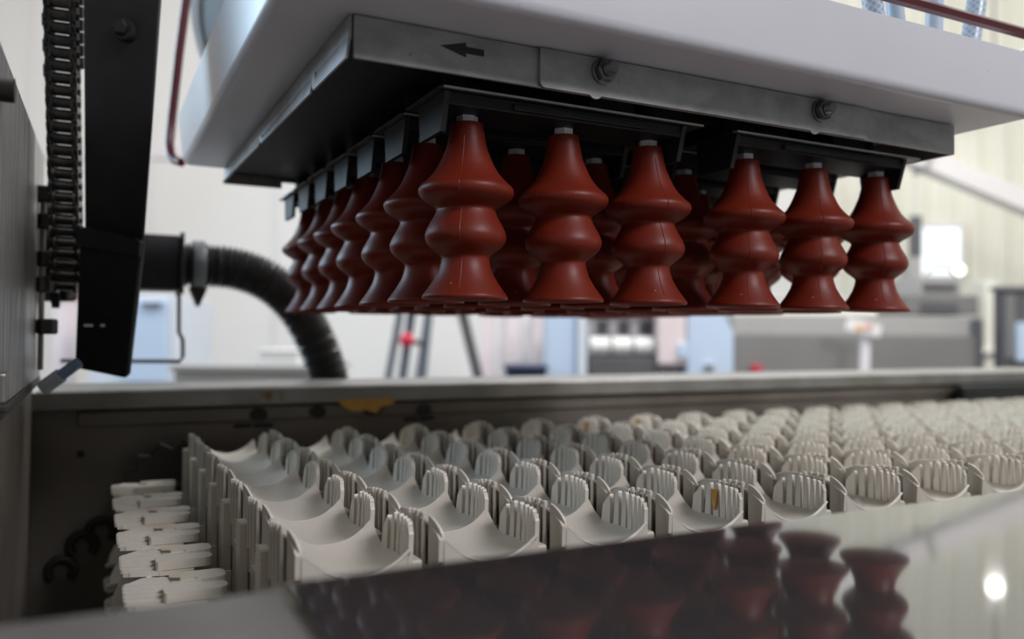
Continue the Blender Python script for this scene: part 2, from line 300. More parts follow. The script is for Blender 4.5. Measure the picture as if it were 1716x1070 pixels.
# ------------------------------------------------------------------ egg cradles
CX, CY, CZ, PX_, PY_ = .0785, .3862, -.0872, .0657, .059
def cradle():
    t = thing('egg_cradle', '', 'egg cradle', (0, 0, 0))
    b = bmesh.new(); ns, ntt = 12, 10; g = []
    def surf(s, q):
        zb = -.0195-.0055*(1-q*q); zl = .0008-.0050*abs(q)**2.5-(.0030 if q < 0 else 0)*abs(q)**6
        zr = -.0185+(.0105 if q > 0 else .0085)*max(0, (abs(q)-.62)/.38)**1.3
        k = abs(s-.53)/(.53 if s < .53 else .47)
        return zb+((zl if s < .53 else zr)-zb)*(k**1.9 if s < .53 else k**2.3)
    for i in range(ns+1):
        row = []
        for j in range(ntt+1):
            q = -1+2*j/ntt; xl = .0014-.0050*(1-q*q); xr = .0508+.0030*(1-q*q)
            row.append(b.verts.new((xl+(xr-xl)*i/ns, .0288*q, surf(i/ns, q))))
        g.append(row)
    for i in range(ns):
        for j in range(ntt): b.faces.new([g[i][j], g[i+1][j], g[i+1][j+1], g[i][j+1]])
    bmesh.ops.recalc_face_normals(b, faces=b.faces[:])
    b.faces.ensure_lookup_table()
    if b.faces[0].normal.z < 0: bmesh.ops.reverse_faces(b, faces=b.faces[:])
    bmesh.ops.solidify(b, geom=b.faces[:], thickness=.0013)
    mb = MB(); mb.take(b); mb.build('scoop', 'plastic', t, smooth=50)
    mb = MB(); pts = [(.0012+.0490*i/10, -.0287, surf(i/10, -1)-.0011) for i in range(11)]
    mb.prism(pts+[(.0502, -.0287, -.055), (.0012, -.0287, -.055)], (0, .0012, 0)).build('front_apron', 'plastic', t)
    # comb on the right
    cb = MB().prism([(.0510, -.0268, -.036), (.0530, -.0268, -.036), (.0558, -.004, -.036), (.0540, .0185, -.036), (.0520, .0185, -.036), (.0538, -.004, -.036)], (0, 0, .0172)).build('comb', 'plastic', t)
    def arch(yy): return .0004-.0105*(max(0, yy+.001)/.019)**1.8-.0045*max(0, (-yy-.019)/.0075)**2
    for i, (y, wd) in enumerate(((.0125, .0094), (.0036, .0052), (-.0034, .0044), (-.0096, .0038), (-.0151, .0034), (-.0202, .0032), (-.0248, .0030))):
        cx = .0508+.0030*(1-((y+.003)/.0235)**2)
        wd *= .86; a, c = y+wd/2, y-wd/2
        vs = [(cx-.0002, a+.0005, -.0200), (cx-.0002, c-.0005, -.0200), (cx+.0006, c+.0003, arch(c)-.0010), (cx+.0006, c+.0009, arch(c)), (cx+.0006, a-.0009, arch(a)), (cx+.0006, a-.0003, arch(a)-.0010)]
        MB().prism(vs, (.0023, 0, 0)).build('comb_finger', 'plastic', cb)
    # left wall, bowed outwards in plan: solid in front, slotted in the middle, solid behind
    def strip(pl, zt, zb, th=.0013):
        k = len(pl); vs = []
        for (x, y), a, c in zip(pl, zt, zb): vs += [(x, y, a), (x+th, y, a), (x, y, c), (x+th, y, c)]
        fs = [[0, 1, 3, 2], [4*k-4, 4*k-2, 4*k-1, 4*k-3]]
        for i in range(k-1):
            p = 4*i; fs += [[p, p+4, p+5, p+1], [p+2, p+3, p+7, p+6], [p, p+2, p+6, p+4], [p+1, p+5, p+7, p+3]]
        return MB().add(vs, fs)
    fp = [(.0012, -.0287), (.0004, -.0268), (-.0006, -.0245), (-.0016, -.0220), (-.0023, -.0200)]
    sw = strip(fp, [-.0060, -.0030, -.0006, .0012, .0020], [-.036]*5).build('side_wall', 'plastic', t, smooth=50)
    rb = ((-.0032, -.0163), (-.0043, -.0120), (-.0050, -.0076), (-.0054, -.0030))
    for x_, y in rb:
        MB().box((x_-.0012, y-.0010, -.0235), (x_+.0010, y+.0010, .0036-abs(y+.011)*.10), .0005, 1).build('rib', 'plastic', sw)
    for (xa, ya), (xb, yb) in zip(rb[:2], rb[1:3]):
        MB().prism([(xa, ya-.001, .0008), (xa+.0010, ya-.001, .0008), (xb+.0010, yb+.001, .0008), (xb, yb+.001, .0008)], (0, 0, .0018)).build('rib_bridge', 'plastic', sw)
    strip([(-.0023, -.0200), (-.0043, -.0120), (-.0054, -.0030), (-.0052, .0025)], [-.0215]*4, [-.036]*4).build('rib_base', 'plastic', sw)
    strip([(-.0052, .0015), (-.0042, .0100), (-.0022, .0190), (.0010, .0285)], [.0012, .0002, -.0012, -.0045], [-.036]*4).build('rear_wall', 'plastic', sw, smooth=50)
    MB().prism([(-.0006, -.0295, -.0078), (-.0006, -.0262, -.0055), (-.0006, -.0270, -.0180), (-.0006, -.0290, -.0180)], (.0022, 0, 0)).build('prong', 'plastic', t)
    def pad(x0, x1, yc, wd, zt, zb, mt):
        h = wd/2; c = .004
        MB().prism([(x0, yc-h, zb+c), (x0, yc-h+c*.35, zb+c*.3), (x0, yc-h+c, zb), (x0, yc+h-c, zb), (x0, yc+h-c*.35, zb+c*.3), (x0, yc+h, zb+c), (x0, yc+h, zt-.001), (x0, yc+h-.001, zt), (x0, yc-h+.001, zt), (x0, yc-h, zt-.001)], (x1-x0, 0, 0)).build('pad', mt, t)
    pad(-.0098, -.0055, .0060, .0120, -.0110, -.062, 'plastic'); pad(-.0055, -.0010, .0225, .0110, -.024, -.078, 'plastic_dirty')
    pad(-.0060, -.0025, -.0150, .0100, -.030, -.072, 'plastic')
    pad(.0535, .0582, -.0195, .0125, -.0170, -.046, 'plastic'); pad(.0520, .0555, .0110, .016, -.022, -.049, 'plastic_dirty')
    return t
proto = cradle(); first = True
def xmax(y): return y*math.tan(YAW+math.atan((1716-858)/FPX)) + .03
for k in range(7):
    y = CY+k*PY_; j = 0
    while True:
        x = CX+j*PX_
        if x-.01 > xmax(y+.03): break
        o = proto if first else copy_tree(proto); first = False
        o.location = (x, y, CZ+ZC)
        row = ['nearest row', 'second row from the front', 'third row from the front', 'middle row', 'third row from the back', 'second row from the back', 'farthest row'][k]
        lab = 'white comb-sided egg cradle, %s from the left in the %s' % (ORD[j], row)
        if (k, j) == (0, 0): lab = 'white comb-sided egg cradle at the near left corner of the bed'
        if (k, j) == (6, 0): lab = 'white comb-sided egg cradle at the far left corner of the bed'
        if (k, j) == (6, 5) or (k, j) == (6, 6) or (k, j) == (0, 3):
            yb = MB(); yb.prism([(.0522, -.001, -.003), (.0522, -.006, -.0025), (.0522, -.0055, -.009), (.0522, -.004, -.015), (.0522, -.002, -.012)], (.0012, 0, 0))
            yk = yb.build('yolk_drip', 'yolk', base=(0, 0, 0)); yk.location = (0, 0, 0); yk.parent = o; yk['label'] = 'yellow dried yolk drip'
            lab += ', yolk-stained'
        tag(o, lab, 'egg cradle', 'white egg cradles on the conveyor'); j += 1
# cradles going round the left end of the conveyor, combs turned outwards
src = proto
for k in range(6, -1, -1):
    y = CY+k*PY_+.002
    o = copy_tree(src); o.rotation_euler = (0, -PI/2, 0); o.location = (.0145, y, -.181+ZC)
    tag(o, 'white egg cradle turned on its side at the conveyor end, %s from the front' % ORD[k], 'egg cradle', 'egg cradles turning under the conveyor end')
for k in range(3, 7):
    y = CY+k*PY_-.012
    o = copy_tree(src); o.rotation_euler = (0, -PI*.58, 0); o.location = (.024, y, -.250+ZC)
    tag(o, 'greyish egg cradle low in the tank under the turned stack, %s from the front' % ORD[k-3], 'egg cradle', 'egg cradles low in the tank')
sp = thing('conveyor_sprocket', 'dark toothed conveyor wheel at the far left end of the cradle bed', 'sprocket', (.07, .79, -.13))
mb = MB(); pts = []
for i in range(36):
    r = .056 if i % 2 else .048; a = 2*PI*i/36; pts.append((.072+r*math.cos(a), .783, -.150+r*math.sin(a)))
mb.prism(pts, (0, .012, 0)).build('toothed_disc', 'dark', sp)
MB().lathe([(0, .018), (.02, .018)], 20, (0, 0, 0), Matrix.Translation((.072, .775, -.150)) @ Matrix.Rotation(-PI/2, 4, 'X')).build('hub', 'dark', sp, smooth=40)

# ------------------------------------------------------------------ vacuum head: cover, frame, brackets, cups
HZ = .1475
hb = bmesh.new(); bmesh.ops.create_cube(hb, size=1)
for v in hb.verts:
    x = .560 if v.co.x > 0 else (.0635 if v.co.z > 0 else .068)
    v.co = V((x, .785 if v.co.y > 0 else .333, .190 if v.co.z > 0 else HZ))
bmesh.ops.bevel(hb, geom=[e for e in hb.edges if not all(v.co.z > .18 for v in e.verts)], offset=.006, segments=5, affect='EDGES', profile=.5)
mb = MB(); mb.take(hb)
tag(mb.build('head_cover', 'white_paint', base=(.31, .56, HZ), smooth=40), 'white powder-coated cover of the vacuum head with rounded edges', 'machine cover')

FX0, FX1, FY0, FY1, FZ0, FZ1 = .1025, .5285, .370, .7815, .1266, .1470
fr = thing('mounting_tray', 'galvanised sheet steel mounting tray under the white head cover, marked with a black arrow', 'mounting tray', (.315, .576, FZ0))
MB().box((FX0+.002, FY0, FZ0), (FX1, FY0+.002, FZ1), .0006).build('front_plate', 'galv', fr)
MB().box((FX0, FY0+.0015, .1355), (FX0+.0016, FY1, FZ1), .0004, 1).build('left_plate', 'galv', fr)
notches = [(.4338, .4405), (.5894, .597)]
ysn = [FY0+.0012] + [q for n_ in notches for q in n_] + [FY1]
for i in range(0, len(ysn), 2):
    zb0, zb1 = [.1262+.0090*(q-FY0)/(FY1-FY0) for q in (ysn[i], ysn[i+1])]
    fv = [(FX0-.0018, ysn[i], zb0), (FX0-.0006, ysn[i], zb0), (FX0+.0012, ysn[i], .1375), (FX0, ysn[i], .1375), (FX0-.0018, ysn[i+1], zb1), (FX0-.0006, ysn[i+1], zb1), (FX0+.0012, ysn[i+1], .1375), (FX0, ysn[i+1], .1375)]
    MB().add(fv, [[0, 1, 2, 3], [7, 6, 5, 4], [0, 4, 5, 1], [1, 5, 6, 2], [2, 6, 7, 3], [3, 7, 4, 0]]).build('lower_flange', 'galv', fr)
for a, c in notches: MB().box((FX0-.0008, a, .1262+.0090*(a-FY0)/(FY1-FY0)+.0026), (FX0+.0006, c, .1375)).build('notch_web', 'galv', fr)
MB().box((FX1-.002, FY0+.002, FZ0), (FX1, FY1, FZ1), .0005).build('right_plate', 'galv', fr)
MB().box((FX0, FY1-.002, .1395), (FX1, FY1, FZ1), .0005).build('back_plate', 'galv', fr)
MB().box((FX0, FY1-.002, .1340), (.1535, FY1, .1395)).build('back_flange', 'galv', fr)
MB().box((.166, FY1-.002, .1340), (FX1, FY1, .1395)).build('back_flange', 'galv', fr)
MB().box((FX0+.002, FY0+.002, .1435), (FX1-.002, FY1-.002, .1465)).build('inner_plate', 'blackmetal', fr)
def onY(u, v, y): 
    d = RGT*((u-858)/FPX)+UPV*((535-v)/FPX)+FWD; return d*(y/d.y)
cp0, cp1 = onY(905, 72, .3685).x, onY(1452, 210, .3685).x
ov = []
for (cx, cz, a0) in ((cp0+.003, .1295, PI), (cp1-.0015, .1283, 1.5*PI)):
    rr = .003 if a0 == PI else .0015
    for i in range(5): ov.append((cx+rr*math.cos(a0+i*PI/8), FY0-.0021, cz+rr*math.sin(a0+i*PI/8)))
ov += [(cp1, FY0-.0021, .1466), (cp0, FY0-.0021, .1466)]
MB().prism(ov, (0, .002, 0)).build('clamp_plate', 'galv', fr)
for bx, bz in ((.2385, .1396), (.3975, .1394)):
    T = Matrix.Translation((bx, FY0-.002, bz)) @ Matrix.Rotation(PI/2, 4, 'X')
    bt = MB().lathe([(0, .0070), (.0014, .0070), (.0016, .0066)], 24, (0, 0, 0), T).build('washer', 'edge', fr, smooth=40)
    MB().lathe([(.0016, .0056), (.0020, .0062), (.0056, .0062), (.0064, .0052)], 6, (0, 0, 0), T).build('bolt_nut', M['edge'], bt)
    MB().lathe([(.0064, .0030)]+[(.0066+.0004*i, .0033 if i % 2 else .0037) for i in range(10)]+[(.0108, .0028)], 16, (0, 0, 0), T).build('bolt_stud', 'edge', bt, smooth=30)
    MB().lathe([(0, .0045), (.001, .0045)], 16, (0, 0, 0), Matrix.Translation((bx-.004, FY0-.001, .1292)) @ Matrix.Rotation(PI/2, 4, 'X')).build('weld_tab', 'galv', fr, smooth=40)
a0 = onY(738, 80, FY0); a1 = onY(811, 90, FY0)
L_ = a1.x-a0.x; zc = .1393; h = .0034
MB().prism([(a0.x, FY0-.0003, zc), (a0.x+L_*.58, FY0-.0003, zc+h*1.05), (a0.x+L_*.58, FY0-.0003, zc+h*.48), (a1.x, FY0-.0003, zc+h*.42), (a1.x, FY0-.0003, zc-h*.52), (a0.x+L_*.58, FY0-.0003, zc-h*.52), (a0.x+L_*.58, FY0-.0003, zc-h*1.1)], (0, .0003, 0)).build('arrow_mark', 'ink', fr)

UX, UY, UZT, UZB = .1770, .4057, .1130, .0185
cups_x = [UX, UX+.06, UX+.12, UX+.1945, UX+.2545, UX+.3145]
def bracket():
    t = thing('cup_bracket', '', 'bracket', (0, 0, .1235))
    x0, x1 = .1523-UX, .3191-UX
    MB().prism([(x0, -.0205, .1234), (x0+.002, -.0225, .1234), (x1, -.0225, .1234), (x1, .028, .1234), (x0, .028, .1234)], (0, 0, .0012)).build('top_plate', 'edge', t)
    MB().box((x0+.006, -.0185, .1168), (x1-.011, .018, .1234), .0006).build('channel', 'black', t)
    MB().box((.018, -.0205, .1180), (.103, -.0180, .1215), .0006).build('slide_strip', 'black', t)
    MB().box((x0+.002, -.0231, .1237), (x1, -.0222, .1247)).build('worn_edge', 'bare', t)
    for xa, sg_ in ((x0+.0035, 1), (x1-.0135, -1)):
        MB().prism([(xa, -.0205, .1230), (xa, .0175, .1230), (xa, .0150, .1035), (xa, -.0145, .1035)], (.0030, 0, 0)).build('end_lug', 'black', t)
    for xf in (-.006, .055, .118):
        MB().lathe([(.1246, .0085), (.1300, .0085), (.1302, .0062), (.1433, .0062)], 14, (xf, .004, 0)).build('air_fitting', 'black', t, smooth=40)
    MB().box((.070, -.012, .1246), (.100, .012, .1433)).build('hanger', 'blackmetal', t)
    return t
def cup(n=40):
    t = thing('suction_cup', '', 'suction cup', (0, 0, UZB))
    P = [(.1130, .0), (.1131, .0074), (.1127, .0087), (.1100, .0091), (.1050, .0099), (.0995, .0111), (.0945, .0131), (.0900, .0151), (.0860, .0175), (.0828, .0203), (.0805, .0226),
         (.0787, .0247), (.0776, .0254), (.0762, .0257), (.0748, .0255), (.0734, .0248), (.0720, .0235), (.0704, .0214), (.0690, .0190), (.0678, .0170), (.0668, .0160), (.0660, .0158), (.0650, .0161), (.0625, .0172), (.0590, .0192),
         (.0560, .0208), (.0540, .0215), (.0526, .0218), (.0512, .0218), (.0498, .0214), (.0484, .0207), (.0468, .0194), (.0451, .0175), (.0434, .0152), (.0420, .0134), (.0410, .0128), (.0398, .0128), (.0375, .0132), (.033, .0146), (.0275, .0177), (.0235, .0205),
         (.0212, .0222), (.0202, .0229), (.0192, .0230), (.0187, .0227), (.0190, .0218), (.0240, .0180), (.0300, .0130), (.036, .0088), (.042, .0)]
    mb = MB(); mb.lathe([(z, max(r, .0002)) for z, r in P], n); mb.build('bellows', 'red', t, smooth=60)
    mb = MB(); a = math.radians(-105); vs = []; Q = P[4:41]
    for z, r in Q:
        for da, dr in ((-.0003, 0), (0, .0002), (.0003, 0)):
            rr = r+dr; aa = a+da/max(r, .005); vs.append((rr*math.cos(aa), rr*math.sin(aa), z))
    fs = []
    for i in range(len(Q)-1):
        for j in range(2): fs.append([i*3+j, i*3+j+1, i*3+j+4, i*3+j+3])
    mb.add(vs, fs).build('mould_seam', 'red', t, smooth=30)
    MB().lathe([(.1128, .0054), (.1132, .0058), (.1178, .0058), (.1182, .0054)], 6).build('hex_nut', 'nut', t)
    return t
bp = bracket(); cpz = cup(); fb = fc = True
for k in range(7):
    for g in range(2):
        o = bp if fb else copy_tree(bp); fb = False
        o.location = (cups_x[3*g]+(.0 if g == 0 else -.0035), UY+k*PY_, .1235+ZC)
        tag(o, 'black channel bracket carrying the %s three cups of the %s row from the front' % (('left', 'right')[g], ORD[k]), 'bracket', 'black cup brackets under the head')
    for i in range(6):
        o = cpz if fc else copy_tree(cpz); fc = False
        o.location = (cups_x[i]+random.uniform(-.0008, .0008), UY+k*PY_, UZB+ZC); o.rotation_euler = (random.uniform(-.012, .012), random.uniform(-.015, .015), random.choice((-.3, .1, .35, .8, 2.2, 1.2)))
        tag(o, 'brick red bellows suction cup, %s from the left in the %s row from the front' % (ORD[i], ORD[k]), 'suction cup', 'red bellows suction cups under the head')
# things on and around the cover
rail = [V((.30, .345, .190)), V((.30, .345, .2062)), V((.305, .3405, .2062)), V((.595, .3405, .2068)), V((.60, .345, .2068)), V((.60, .60, .2068)), V((.597, .605, .2068)), V((.548, .605, .2068)), V((.545, .605, .2062)), V((.545, .605, .190))]
mb = MB(); mb.tube(rail, .0036, 6)
tag(mb.build('guard_rail', 'maroon', base=(.30, .345, .19), smooth=20), 'maroon coated rail running above the white head cover', 'rail')
for i, (u0, v0, u1, v1, mt, lab) in enumerate(((1446, -60, 1463, 30, 'braid', 'pale blue hose with faint braid, leftmost behind the white cover'),
                                           (1486, -60, 1500, 40, 'bluehose', 'plain pale blue hose, second from the left behind the white cover'),
                                           (1561, -60, 1563, 60, 'bluehose', 'plain pale blue hose, third from the left behind the maroon rail'),
                                           (1640, -60, 1624, 75, 'braid', 'blue hose with diamond braid below the maroon rail, rightmost of four'))):
    a = onY(u0, v0, .372); c = onY(u1, v1, .372); c = c + (a-c)*((.190-c.z)/(a.z-c.z)); top = a+(a-c)*3.0
    mb = MB(); mb.tube([c.lerp(top, q/14)+V((.004*math.sin(q/3), .0, 0)) for q in range(15)], .0066 if i in (0, 3) else .0056, 18, uv=True)
    hz = thing('air_hose', lab, 'hose', c, 'pale blue air hoses on the head cover')
    mb.build('hose_tube', mt, hz, smooth=60)
    MB().lathe([(0, .0072), (.003, .0072), (.0035, .0066)], 16, c+V((0, 0, .0))).build('hose_collar', 'clamp', hz, smooth=40)
mb = MB(); P = [atd(330, -250, .86), atd(316, -60, .86), atd(312, 0, .86), atd(300, 90, .86), atd(289, 190, .86), atd(284, 240, .86), atd(286, 258, .855), atd(292, 268, .85), atd(304, 272, .84)]
mb.tube(P, .0045, 12); tag(mb.build('maroon_cable', 'maroon', base=P[-1], smooth=60), 'thin maroon cable hanging down to the far left corner of the white cover', 'cable')
dc = thing('ribbed_duct', 'grey ribbed duct with a pale cuff behind the upper left of the white cover', 'duct', atd(400, 60, .93))
dcc = atd(392, 66, .93); dax = (-RGT*.70-FWD*.62-UPV*.35).normalized(); dq = dax.to_track_quat('Z', 'Y').to_matrix().to_4x4()
MB().lathe([(-.06, .066), (-.002, .080), (.004, .0825), (.008, .080), (.006, .068), (-.03, .062)], 40, dcc, dq).build('duct_cuff', 'cuff', dc, smooth=40)
MB().lathe([(-.30, .056)]+[(-.20+.0045*i, .0555+(.0015 if i % 2 else -.001)) for i in range(42)]+[(-.012, .055)], 40, dcc, dq).build('duct_tube', 'ductgrey', dc, smooth=30)
ins = [(-.004, .0625)]+[(-.006-.004*i, .058-.0012*i+(.002 if i % 2 else -.001)) for i in range(14)]+[(-.064, .001)]
MB().lathe(ins, 40, dcc+dax*.0075, dq).build('duct_lining', 'ductgrey', dc, smooth=30)
# ------------------------------------------------------------------ black arm, chain, hose on the left
arm = thing('support_arm', 'black upright steel arm with a bolt, left of the red cups', 'arm', atd(180, 400, .63))
A = atd(206, -8, .575); B = atd(192, 410, .625); top = A+(A-B)*1.4
MB().beam(B, top, .0425, .005, w2=.0425+.0097*2.4, bev=.0012).build('arm_bar', 'blackmetal', arm, smooth=30)
q = atd(205, 48, .5735)
Tm = Matrix.Translation(q) @ (-FWD).to_track_quat('Z', 'Y').to_matrix().to_4x4()
MB().lathe([(-.008, .0075), (0, .0078), (.0012, .0075)], 20, (0, 0, 0), Tm).build('bolt_washer', 'blackmetal', arm, smooth=40)
MB().lathe([(.0010, .0056), (.0045, .0056), (.0055, .0046)], 6, (0, 0, 0), Tm).build('bolt_head', 'chain', arm)
slv = thing('rubber_sleeve', 'black rubber sleeve below the upright arm with two pale marks painted as light through slits', 'sleeve', atd(172, 622, .655))
a = atd(190, 398, .622); c = atd(172.5, 622, .655)
MB().beam(c, a, .0405, .010, w2=.0455, bev=.002).build('sleeve_body', 'black', slv, smooth=30)
d = (a-c).normalized(); sx_ = (RGT-d*RGT.dot(d)).normalized()
top_ = [a+sx_*(.0235-.047*i/12)+d*(.001+.0035*abs(math.sin(i*1.7))) for i in range(13)]
MB().prism(top_+[a-sx_*.0235-d*.012, a+sx_*.0235-d*.010], FWD*-.0085+UPV*0).build('folded_edge', 'blackmetal', slv)
for u, wd in ((148, .0065), (172, .003)):
    p = atd(u, 545, .6355); MB().beam(p-RGT*wd/2, p+RGT*wd/2, .0022, .002, up=UPV, bev=.0004).build('slit_light_mark', 'tag', slv)  # pale bars imitate the bright background showing through see-through slits
ch = thing('drive_chain', 'black oily roller chain hanging between the guard plate and the black arm', 'chain', atd(112, 490, .63))
c0 = atd(102, -40, .575); c1 = atd(113, 478, .64); c0 = c1+(c0-c1)*1.5; n = 39; ax = (c1-c0)/n
sd = (RGT*.97+FWD*.25); sd = (sd-ax.normalized()*sd.dot(ax.normalized())).normalized(); nr = ax.normalized().cross(sd)
for i in range(n):
    p = c0+ax*i; q_ = c0+ax*(i+1); wd = .0094 if i % 2 else .0068
    mb = MB(); hw = .0068
    for sgn in (-1, 1):
        prof = []; an = ax.normalized(); lk = ax.length
        for k in range(24):
            th = 2*PI*k/24; y_ = math.sin(th); x_ = math.cos(th)
            al = lk/2+y_*(lk/2+hw*.82); mid = abs(al/lk-.5)
            prof.append(p+an*al+nr*(hw*(.72+.34*min(1, mid*2.2)) * (1 if x_ > 0 else -1)*min(1, abs(x_)*1.6+.02))+sd*(sgn*wd-.0009))
        mb.prism(prof, sd*.0018)
    for e in (p, q_) if i % 2 == 0 else ():
        mb.tube([e-sd*.0064, e+sd*.0064], .0042, 12)
    if i % 2: 
        for e in (p, q_): mb.tube([e-sd*.0115, e+sd*.0115], .0022, 8)
    mb.build('chain_link', 'chain', ch, smooth=35)
for i in range(7):
    p = c0+ax*(i+13.1)+sd*.0135; mb = MB(); mb.beam(p, p+ax*.95, .0022, .012, up=sd, bev=.0012).build('guide_plate', 'chain', ch)
for i in range(4):
    p = c0+ax*(2*i+14.5)-sd*.0112; MB().beam(p-ax*.5, p+ax*.5, .0016, .009, up=sd, bev=.0006).build('outer_plate', 'clamp', ch)
sk = thing('chain_sprocket', 'dark sprocket wheel and bearing behind the lower end of the chain', 'sprocket', atd(90, 440, .69))
cc = atd(88, 425, .70); mb = MB(); pts = []
for i in range(36):
    r = .046 if i % 2 else .040; t_ = 2*PI*i/36; pts.append(cc+V((0, r*math.cos(t_)*.9, r*math.sin(t_))))
mb.prism(pts, (.006, 0, 0)).build('toothed_disc', 'dark', sk)
MB().lathe([(-.004, .020), (.020, .020), (.022, .014), (.030, .014)], 20, cc, Matrix.Rotation(PI/2, 4, 'Y')).build('hub', 'dark', sk, smooth=40)
MB().beam(atd(98, 505, .71), atd(98, 372, .71), .026, .02, bev=.004).build('bearing_block', 'dark', sk)
MB().beam(atd(80, 405, .72), atd(80, 330, .72), .014, .02, bev=.004).build('bearing_arm', 'dark', sk)

bx = thing('black_junction_box', 'black square tube box between the arm and the ribbed hose', 'box', (.05, .95, .042))
MB().box((-.03, .93, .044), (.0795, .985, .1015), .003).build('box_body', 'black', bx, smooth=30)
MB().box((.0795, .926, .040), (.0835, .989, .1045), .0012).build('end_flange', 'blackmetal', bx)
hs = thing('ribbed_hose', 'thick black ribbed hose curving down from the black box behind the cups', 'hose', (.08, .95, -.3))
K = [(.0835, .073), (.105, .0725), (.130, .072), (.155, .0665), (.1785, .0555), (.2000, .037), (.2185, .012), (.2330, -.017), (.2440, -.048), (.2500, -.085), (.252, -.13), (.252, -.30)]
pth = []
for i in range(len(K)-1):
    p0 = K[max(i-1, 0)]; p1 = K[i]; p2 = K[i+1]; p3 = K[min(i+2, len(K)-1)]
    ln = math.hypot(p2[0]-p1[0], p2[1]-p1[1]); ns = max(4, int(ln/.0011))
    for s_ in range(ns):
        t_ = s_/ns
        pth.append(V([.5*((2*p1[a])+(-p0[a]+p2[a])*t_+(2*p0[a]-5*p1[a]+4*p2[a]-p3[a])*t_*t_+(-p0[a]+3*p1[a]-3*p2[a]+p3[a])*t_**3) for a in (0, 1)]))
pth = [V((p.x, .957, p.y)) for p in pth]; acc = 0; rad = []
for i, p in enumerate(pth):
    if i: acc += (p-pth[i-1]).length
    rad.append(.0222+.0021*math.cos(acc/.0052*2*PI))
MB().tube(pth, rad, 28).build('hose_tube', 'hose', hs, smooth=60)
MB().lathe([(-.0065, .0262), (-.005, .0272), (.005, .0272), (.0065, .0262)], 28, (.100, .957, .0725), Matrix.Rotation(PI/2, 4, 'Y')).build('hose_clamp', 'clamp', hs, smooth=40)
MB().prism([(.091, .945, .048), (.109, .945, .048), (.101, .945, .028), (.099, .945, .028)], (0, .02, 0)).build('clamp_tail', 'dark', hs)
wb_ = [V(p) for p in ((.081, .955, .045), (.0815, .955, .0), (.0855, .955, -.008), (.0858, .955, -.026), (.083, .955, -.0315), (.045, .955, -.031), (-.03, .955, -.030))]
mb = MB(); mb.tube(wb_, .0022, 8); tag(mb.build('wire_bracket', 'edge', base=(.05, .955, -.03), smooth=60), 'bent steel wire bracket hanging under the black box', 'bracket')
p0 = atd(72, 650, 1); p0 = p0*(-.042/p0.z); p1 = atd(132, 607, p0.dot(FWD))
bs = thing('blue_strut', 'short pale blue strut leaning behind the tank rim at far left', 'strut', p0)
MB().tube([p0, p0.lerp(p1, .5)], .0055, 14).build('strut_rod', 'cuff', bs, smooth=40)
MB().tube([p0.lerp(p1, .4), p1], .0042, 14).build('strut_body', 'blue_strut', bs, smooth=40)

# ------------------------------------------------------------------ machines at the back of the hall (hall frame)
def HR(u, d): return (u-858)/FPX*d
def HZv(v, d, u=858): return (535-v)/FPX*d + d*math.tan(PITCH) + (u-858)/FPX*d*ROLL
def hb_(u0, u1, v0, v1, d0, d1, bev=.004):
    mu = (u0+u1)/2
    return MB().hall_box(HR(u0, d0), HR(u1, d0), d0, d1, HZv(v1, d0, mu) if v1 is not None else FL, HZv(v0, d0, mu), bev)
D = 3.0
def base(u, d): return G(HR(u, d), d, FL)
pm = thing('packing_machine', 'pale blue packing machine with chrome rollers standing behind the tank', 'machine', base(1070, D))
hb_(918, 966, 508, None, D, D+.5).build('side_panel', 'bluem', pm)
hb_(968, 984, 508, None, D-.02, D+.4).build('corner_post', 'cuff', pm)
r0, r1 = HR(1152, D), HR(1229, D); zt, zm = HZv(508, D, 1190), HZv(556, D, 1190)
MB().prism([G(r0, D, FL), G(r1, D, FL), G(r1, D, zm), G(r0+(r1-r0)*.66, D, zt), G(r0, D, zt)], _f*.5).build('side_panel', 'bluem', pm)
hb_(984, 1152, 505, 527, D+.05, D+.14).build('top_beam', 'whitem', pm)
hb_(984, 1152, 527, 640, D+.12, D+.16).build('back_panel', 'whitem', pm)
hb_(988, 1104, 598, None, D+.02, D+.11).build('dark_bay', 'greyd', pm)
for u in (1010, 1046, 1082):
    z = HZv(553, D, u); hb_(u-9, u+10, 539, 560, D+.105, D+.125, .002).build('dark_port', 'greyd', pm)
for u in (1008, 1046, 1084):
    c_ = G(HR(u, D), D+.07, HZv(580, D, u)); MB().lathe([(-.036, .030), (-.034, .034), (.034, .034), (.036, .030)], 18, c_, _r.to_track_quat('Z', 'Y').to_matrix().to_4x4()).build('roller', 'tag', pm, smooth=40)
hb_(1104, 1150, 512, 610, D-.01, D+.1).build('door', 'pink', pm)
hb_(1138, 1152, 575, 600, D-.03, D+.0).build('door_latch', 'bluem', pm)
hb_(1184, 1198, 608, 625, D-.04, D+.0, .006).build('handle', 'roller', pm)
cm = thing('grey_conveyor', 'long grey conveyor housing behind the tank, right of the pale blue machine', 'machine', base(1430, D+.3))
hb_(1229, 1645, 528, 562, D+.3, D+.9).build('upper_housing', 'greyl', cm)
hb_(1229, 1645, 562, None, D+.26, D+.9).build('lower_housing', 'greym', cm)
hb_(1640, 1648, 534, None, D+.24, D+.9).build('end_strip', 'greyd', cm)
hb_(1262, 1278, 612, 622, D+.22, D+.26, .003).build('stop_button', 'redplastic', cm)
tg = thing('cream_guard', 'low cream guard box on top of the grey conveyor housing', 'guard', base(1370, D+.5))
MB().hall_box(HR(1234, D+.4), HR(1470, D+.4), D+.4, D+.8, HZv(528, D+.3, 1437)+.002, HZv(500, D+.4, 1370), .004).build('guard_body', 'corr', tg)
MB().hall_box(HR(1230, D+.4), HR(1473, D+.4), D+.39, D+.81, HZv(500, D+.4, 1370), HZv(497, D+.4, 1370), .002).build('guard_lid', 'whitem', tg)
